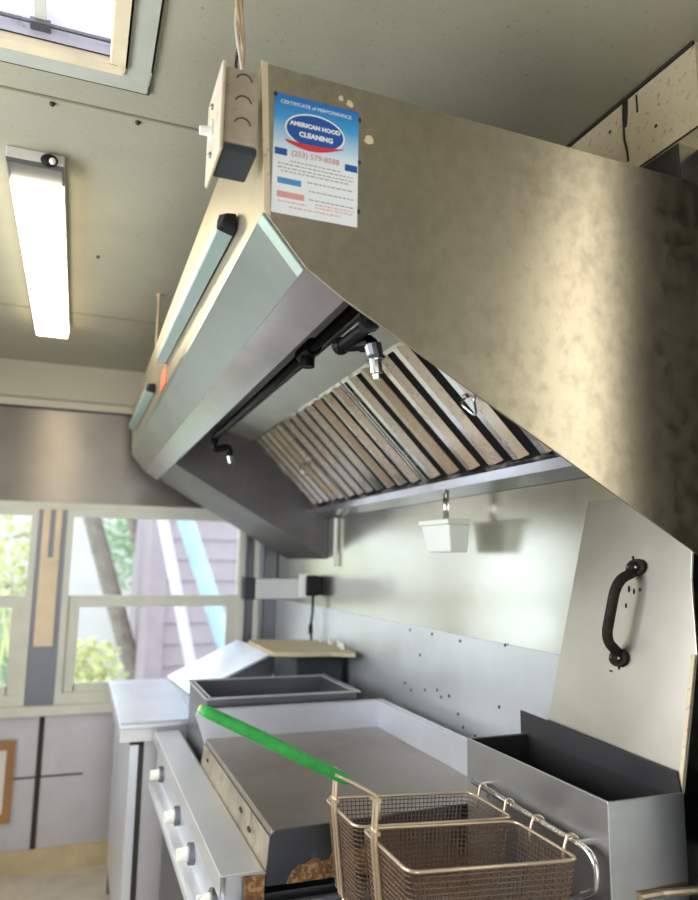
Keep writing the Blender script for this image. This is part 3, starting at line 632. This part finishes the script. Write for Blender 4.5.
# ------------------------------------------------------------------ baskets
def basket(X0, X1, Y0, Y1, zl_, zr, dep, label, hooks, upright_y, handle):
    t = thing('fry_basket', label, 'fry basket', ((X0+X1)/2, (Y0+Y1)/2, zr-dep), 'fry baskets hung on the fryer rail')
    def P(u, v, w):      # u 0..1 left to right, v 0..1 near to far, w 0 rim .. 1 bottom
        in_ = .10*w
        uu = u*(1-.14*w)+.05*w; vv = .5+(v-.5)*(1-in_)
        return Vector((X0+(X1-X0)*uu, Y0+(Y1-Y0)*vv, zl_+(zr-zl_)*u-dep*w))
    c = .10
    def outline(w):
        base = [(0,0),(1,0),(1,1),(0,1)]; out = []; cu = .02/(X1-X0); cv = .02/(Y1-Y0)
        for (u, v), (du, dv) in zip(base, ((1,1),(-1,1),(-1,-1),(1,-1))):
            A_ = (u, v+dv*cv); B_ = (u+du*cu, v)
            if (u, v) in ((1,0),(0,1)): A_, B_ = B_, A_
            for k in range(5):
                tt = k/4; m = ((1-tt)**2*A_[0]+2*tt*(1-tt)*u+tt*tt*B_[0], (1-tt)**2*A_[1]+2*tt*(1-tt)*v+tt*tt*B_[1]); out.append(P(m[0], m[1], w))
        return out
    b = MB().tube(outline(0), .0028, 8, close=True); obj('rim', b, 'rim_wire', t, smooth=True)
    m = MB(); r = .0008; n = 19
    for k in range(1, n+1): m.tube(outline(k/n), r if k < n else .002, 4, close=True)
    nu, nv_ = 36, 20
    for i in range(nu+1):
        u = i/nu
        for v in (0, 1):
            if .03 < u < .97: m.tube([P(u, v, 0), P(u, v, 1)], r, 4)
        if .03 < u < .97: m.tube([P(u, .03, 1), P(u, .97, 1)], r, 4)
    for i in range(nv_+1):
        v = i/nv_
        if .05 < v < .95:
            for u in (0, 1): m.tube([P(u, v, 0), P(u, v, 1)], r, 4)
            m.tube([P(.03, v, 1), P(.97, v, 1)], r, 4)
    obj('wire_mesh', m, 'mesh_wire', t)
    for y in hooks:
        v = (y-Y0)/(Y1-Y0); p = P(1, v, 0); rp = Vector((.772, y, -.4335))
        b = MB().tube(arc([p+Vector((-.002,0,-.02)), p+Vector((.003,0,.006)), (rp+p)/2+Vector((0,0,.016)), rp+Vector((0,0,.0095)), rp+Vector((.0095,0,.002)), rp+Vector((.0085,0,-.014))], 4, .012), .0026, 8)
        obj('hook', b, 'rim_wire', t, smooth=True)
    v = (upright_y-Y0)/(Y1-Y0); top = -.362; w_ = .011
    base0 = P(0, v, 1); rimp = P(0, v, 0); tp = Vector((rimp.x+.002, upright_y, top))
    b = MB()
    for s in (-1.1, -.5, .5, 1.1):
        o_ = Vector((-.005, s*w_*.8, 0)); b.tube([base0+o_, rimp+o_, tp+o_*.8], .0019, 7)
    for zz in (.25, .98): q = rimp*(1-zz)+tp*zz; b.box(q.x-.009, q.x, q.y-.013, q.y+.013, q.z-.003, q.z+.003)
    b.tube(arc([base0+Vector((-.005,-.012,0)), base0+Vector((-.002,-.02,-.012)), base0+Vector((.03,-.03,-.012))], 4, .01), .003, 6)
    obj('upright', b, 'rim_wire', t)
    if handle:
        g0, g1 = ony((347,780), upright_y+.0), ony((201,709), upright_y+.0)
        b = MB()
        for s in (-1, 1):
            o_ = Vector((0, s*.006, 0)); b.tube(arc([tp+o_+Vector((0,0,-.03)), tp+o_+Vector((-.002,0,.003)), g0+o_, g0+(g1-g0)*.1+o_], 6, .015), .003, 8)
        ha_ = obj('handle', b, 'rim_wire', t, smooth=True)
        dv = (g1-g0)
        b = MB().tube([g0-dv*.01, g0+dv*.03, g0+dv*.35, g0+dv*.6+Vector((0,0,.001)), g0+dv*.95, g1], [.006,.0085,.0088,.0095,.0085,.007], 12); gr = obj('grip', b, 'green', ha_, smooth=True, label='green rubber grip')
        b = MB().tube([g1-dv*.02, g1+dv*.012], [.0078,.005], 10); obj('grip_end', b, 'greenend', ha_)
    return t
basket(.464, .752, .975, 1.150, -.427, -.445, .150, 'nearer wire fry basket with long green handle', (1.105, 1.015), 1.09, True)
basket(.457, .758, 1.163, 1.315, -.428, -.445, .140, 'wire fry basket next to the griddle, behind the green handled one', (1.285, 1.195), 1.255, False)

# ================================================================== GRIDDLE RANGE
gx0, gx1, gy0, gy1 = .385, .925, 1.412, 2.17
gz, rz, lz = -.51, -.43, -.575
gr = thing('griddle', 'wide flat top griddle with steel ledge, splash guard and white knobs', 'griddle', (.6, 1.9, ZF))
b = MB().box(gx0, gx1, gy0+.006, gy1, gz-.02, gz); obj('plate', b, 'plate', gr, .004)
b = MB().prism([(gx0-.012,gy0,gz-.095),(gx0-.004,gy0,gz-.006),(gx0+.006,gy0,gz+.002),(gx1,gy0,gz+.012),(gx1,gy0,gz-.095)], (0,.006,0)); obj('end_plate', b, 'plate_side', gr, .001)
b = MB(); random.seed(3)
pts = [(gx0+.03+i*.012, gy0-.001, gz-.092+ (0 if i in (0,15) else random.uniform(.012,.03)+.02*math.sin(i/15*2.2))) for i in range(16)]
b.prism([(pts[0][0],gy0-.001,gz-.095)]+pts+[(pts[-1][0],gy0-.001,gz-.095)], (0,.0012,0)); b.box(.335, .372, gy0-.004, gy0+.006, lz-.055, lz-.008); obj('rust_patch', b, 'rust', gr)
b = MB()
b.box(gx1, gx1+.004, gy0+.006, gy1+.004, gz-.02, rz); b.box(gx1-.001, gx1+.022, gy0+.006, gy1+.02, rz-.004, rz)
b.prism([(gx1,gy1,gz-.02),(gx0,gy1,gz-.02),(gx0-.018,gy1,gz+.03),(.352,gy1,rz-.012),(.362,gy1,rz),(gx1,gy1,rz)], (0,.005,0)); b.box(.362, gx1, gy1-.001, gy1+.02, rz-.004, rz)
obj('splash_guard', b, 'bright', gr, .001)
b = MB().prism([(gx0-.002,gy0+.006,gz-.012),(gx0-.002,gy0+.006,gz-.05),(.374,gy0+.006,lz-.03),(.374,gy0+.006,lz-.010)], (0,gy1-gy0-.006,0)); obj('grease_trough', b, 'trough', gr)
b = MB()
tx = lambda z: .374+(gx0-.002-.374)*(z-lz+.010)/(gz-.012-lz+.010)
for y, z in ((2.09,-.548),(1.66,-.545),(1.57,-.556)): b = MB().ball((tx(z)-.0005, y, z), .004, .016, .005, 5); obj('grease_spot', b, 'soot', gr)
LX0, LX1, LY1 = .288, .380, 2.60
b = MB(); b.prism([(LX0,gy0,lz),(LX1-.012,gy0,lz),(LX1-.004,gy0,lz-.006),(LX1-.004,gy0,lz-.009),(LX0+.003,gy0,lz-.004),(LX0+.003,gy0,lz-.04),(LX0,gy0,lz-.04)], (0,LY1-gy0,0)); obj('ledge', b, 'ledge', gr, .0015)
b = MB(); b.box(.302, .345, gy0+.02, LY1, -.77, lz-.012); fpn = obj('control_panel', b, 'bright', gr, .003)
b = MB(); b.tube([(.275, gy0-.02, -.715), (.275, LY1-.1, -.715)], .010, 8); b.box(.275, .302, gy0, LY1-.1, -.722, -.708); obj('front_rail', b, 'ledge', gr)
b = MB(); b.box(.33, .92, gy0+.02, LY1-.02, ZF+.14, -.77); b.box(.345, .92, gy0+.02, gy0+.03, -.77, lz-.05); b.box(.345,.92,gy1+.01,LY1-.02,-.77,-.66); obj('cabinet', b, 'dark_metal', gr)
for y, z in ((2.42,-.665),(2.04,-.668),(1.79,-.672),(1.50,-.655)):
    b = MB().cyl((.302, y, z), (.288, y, z), .024, 16); k = obj('knob', b, 'dark_metal', gr, .002)
    b = MB().tube([(.291, y, z), (.284, y, z), (.268, y, z)], [.017, .017, .013], 14); b.box(.262, .280, y-.005, y+.005, z-.015, z+.015); obj('dial', b, 'knob_white', k, .003)
for x in (.36, .88):
    for y in (gy0+.06, LY1-.1): b = MB().cyl((x, y, ZF), (x, y, ZF+.14), .02, 10); obj('leg', b, 'dark_metal', gr)

# open steel pan unit behind the griddle
py0, py1, pxa, pxb, pzt = 2.225, 2.575, .395, .872, -.408
b = MB(); ring(b, pxa, pxb, py0, py1, .005, -.66, pzt); b.box(pxa, pxb, py0, py1, -.60, -.595)
pan = thing('steam_pan', 'deep open grey steel pan standing behind the griddle splash guard', 'pan', (.63, 2.4, -.66))
obj('pan_body', b, 'dark_metal', pan)
b = MB(); ring(b, pxa-.006, pxb+.012, py0-.008, py1+.008, .02, pzt-.004, pzt); obj('rim', b, 'ledge', pan, .001)

# ================================================================== STEAM TABLE
sx0, sy0, sy1, sz = .175, 2.625, 3.56, -.552
st = thing('steam_table', 'steel steam table with bright top at the far end of the cooking line', 'steam table', (.6, 3.1, ZF))
b = MB(); b.box(sx0, .99, sy0, sy1, sz-.018, sz); obj('top', b, 'bright', st, .004)
b = MB(); b.box(sx0+.004, .985, sy0+.008, sy1, sz-.06, sz-.018); obj('apron', b, 'ledge', st)
b = MB(); b.box(.262, .985, sy0+.03, sy1-.02, ZF+.12, sz-.06); obj('cabinet', b, 'far_low', st)
b = MB(); b.box(.246, .262, sy0+.028, sy0+.06, ZF+.12, sz-.07); b.box(.215, .262, sy0+.028, sy0+.05, sz-.075, sz-.06); obj('door_gap', b, 'seam', st)
b = MB(); b.box(.215, .246, sy0+.03, sy1-.03, ZF+.12, sz-.07); obj('front_door', b, 'bright', st, .003)
for x in (.24, .95):
    for y in (sy0+.06, sy1-.06): b = MB().cyl((x, y, ZF), (x, y, ZF+.12), .02, 10); obj('leg', b, 'dark_metal', st)
# sloped lid on a wedge shaped housing
lb = [onz((165,672), sz+.004), onz((195,694), sz+.004)]
y_a, y_b = min(sy1-.01, lb[0].y), lb[1].y-.05
lo_f, lo_n = Vector((.44, y_a, sz+.003)), Vector((.475, y_b, sz+.003))
hi_n = ony((275,657), y_b); hi_f = ony((238,640), y_a)
hi_f.z = hi_n.z = (hi_f.z+hi_n.z)/2+.003; hx = max(hi_f.x, hi_n.x)
wl = thing('sloped_lid', 'tilted shiny steel lid on its dark housing on the steam table', 'lid', (.65, 3.2, sz))
b = MB().prism([(lo_n.x+.01,y_b+.01,sz+.001),(hi_n.x-.01,y_b+.01,sz+.001),(hi_n.x-.01,y_b+.01,hi_n.z-.012)], (0,y_a-y_b-.02,0)); obj('housing', b, 'dark_metal', wl)
b = MB().hexa([lo_n, hi_n, hi_f, lo_f]+[p+Vector((-.004,0,.009)) for p in (lo_n, hi_n, hi_f, lo_f)]); obj('lid_plate', b, 'lid', wl, .002)
# flat sheet on the steam table left of it
b = MB().box(sx0+.0, .436, sy0+.002, sy1-.12, sz+.0005, sz+.006); tag(obj('flat_lid', b, 'lid', bevel=.002), 'flat shiny lid lying on the steam table front', 'lid')
# black box, cutting board with clips
b = MB().box(.80, .985, 2.66, 2.98, sz+.001, -.345); tag(obj('storage_box', b, 'charcoal', bevel=.006), 'dark grey box on the steam table under the tan board', 'box')
cb = thing('cutting_board', 'tan cutting board lying over the dark box by the steel wall', 'cutting board', (.83, 2.75, -.344))
b = MB().prism([(.69,2.60,-.343),(.80,2.56,-.343),(.90,2.55,-.343),(.975,2.50,-.343),(.995,2.56,-.343),(.99,2.70,-.343),(.985,2.95,-.343),(.75,3.03,-.343),(.69,3.0,-.343)], (0,0,.016)); obj('board', b, 'wood_lid', cb, .003)
for i, (x, y) in enumerate(((.975,2.90),(.98,2.79),(.985,2.70),(.97,2.62))):
    b = MB().cyl((x, y, -.327), (x-.006, y, -.302), .010, 8, .007); obj('peg', b, 'white_frame', cb)

# outlet box bar with plug and cord
ob = thing('wiring_bar', 'horizontal grey steel wiring bar with outlet reaching from wall to window', 'wiring bar', (.85, 3.1, -.13))
yb_ = 3.1; o0 = ony((243,577), yb_); o1 = ony((325,600), yb_)
b = MB().box(o0.x+.05, .97, yb_-.03, yb_+.03, -.163, -.075); obj('trunking', b, 'far_low', ob, .003)
b = MB().box(o0.x, o0.x+.05, yb_-.032, yb_+.032, -.166, -.072); obj('end_box', b, 'charcoal', ob, .004)
b = MB().box(.925, .962, yb_-.036, yb_-.03, -.155, -.055); obj('outlet_plate', b, 'white', ob, .002)
b = MB().box(.955, XW-.004, yb_-.06, yb_-.01, -.15, -.06); obj('outlet_box', b, 'black_plastic', ob, .01)
b = MB().tube([(.985, yb_-.05, -.15), (.983, yb_-.055, -.22), (.975, yb_-.055, -.29), (.985, yb_-.05, -.36), (.995, yb_-.05, -.5)], .006, 8); b.cyl((.976, yb_-.055, -.27), (.976, yb_-.055, -.31), .010, 8)
tag(obj('power_cord', b, 'black_plastic', smooth=True), 'black power cord hanging from outlet box down the steel wall', 'cord')
# vertical strips right of the window
b = MB().box(.86, .885, YF-.03, YF, -.62, .2); struct('trim_5', b, 'dark_metal')
b = MB().box(.895, .925, YF-.02, YF, -.62, .2); struct('trim_6', b, 'white_frame')
b = MB().box(.95, 1.015, YF-.04, YF, -.62, .2); struct('trim_7', b, 'dark_metal')
# framed notice on the far wall
fn = thing('framed_notice', 'small orange wooden frame on the far wall under the left window', 'picture frame', (-.4, YF-.012, -1.15))
nx1 = ony((13,780), YF).x; nz0, nz1 = ony((6,822), YF).z, ony((6,740), YF).z
b = MB(); x0n = nx1-.3
for (xa, xb, za, zb) in ((x0n+.035,nx1-.035,nz1-.04,nz1),(x0n+.035,nx1-.035,nz0,nz0+.04),(x0n,x0n+.035,nz0,nz1),(nx1-.035,nx1,nz0,nz1)): b.box(xa, xb, YF-.025, YF-.009, za, zb)
obj('frame', b, 'orange_wood', fn)
b = MB().box(x0n+.02, nx1-.02, YF-.016, YF-.009, nz0+.02, nz1-.02); obj('board', b, 'paper_plain', fn)

# ================================================================== LIGHT
w = bpy.data.worlds.new('sky'); S.world = w; w.use_nodes = True
bg = w.node_tree.nodes['Background']; bg.inputs[0].default_value = (.86,.93,1.0,1); bg.inputs[1].default_value = 2.8
def area(name, loc, rot, sx, sy, e, col):
    l = bpy.data.lights.new(name, 'AREA'); l.shape = 'RECTANGLE'; l.size = sx; l.size_y = sy; l.energy = e; l.color = col
    o = bpy.data.objects.new(name, l); COL.objects.link(o); o.location = V(loc); o.rotation_euler = rot; return o
R_ = math.radians
area('daylight_serving_window', (XL-.06, (wy0+wy1)/2, (wz0+wz1)/2), (0, R_(-90), 0), wz1-wz0-.02, wy1-wy0-.02, 42, (.84,.92,1.0))
area('doorway_fill', ((dx0+dx1)/2, YB-.06, -.3), (R_(90), 0, 0), dx1-dx0-.02, 1.9, 4, (1,.95,.86))  # added fill from behind the camera, set in the unseen rear opening
area('hood_streak_fill', (NX+.045, (sw0+sw1)/2, (swa+swb)/2), (0, R_(90), 0), swb-swa-.02, sw1-sw0-.02, 1.7, (1,.92,.74))  # added lamp behind the made-up opening, draws the hood highlight
S.view_settings.view_transform = 'Standard'; S.view_settings.look = 'None'; S.view_settings.gamma = 1; S.view_settings.exposure = 0
S.view_settings.use_curve_mapping = False
S.cycles.use_denoising = True
S.cycles.max_bounces = 8
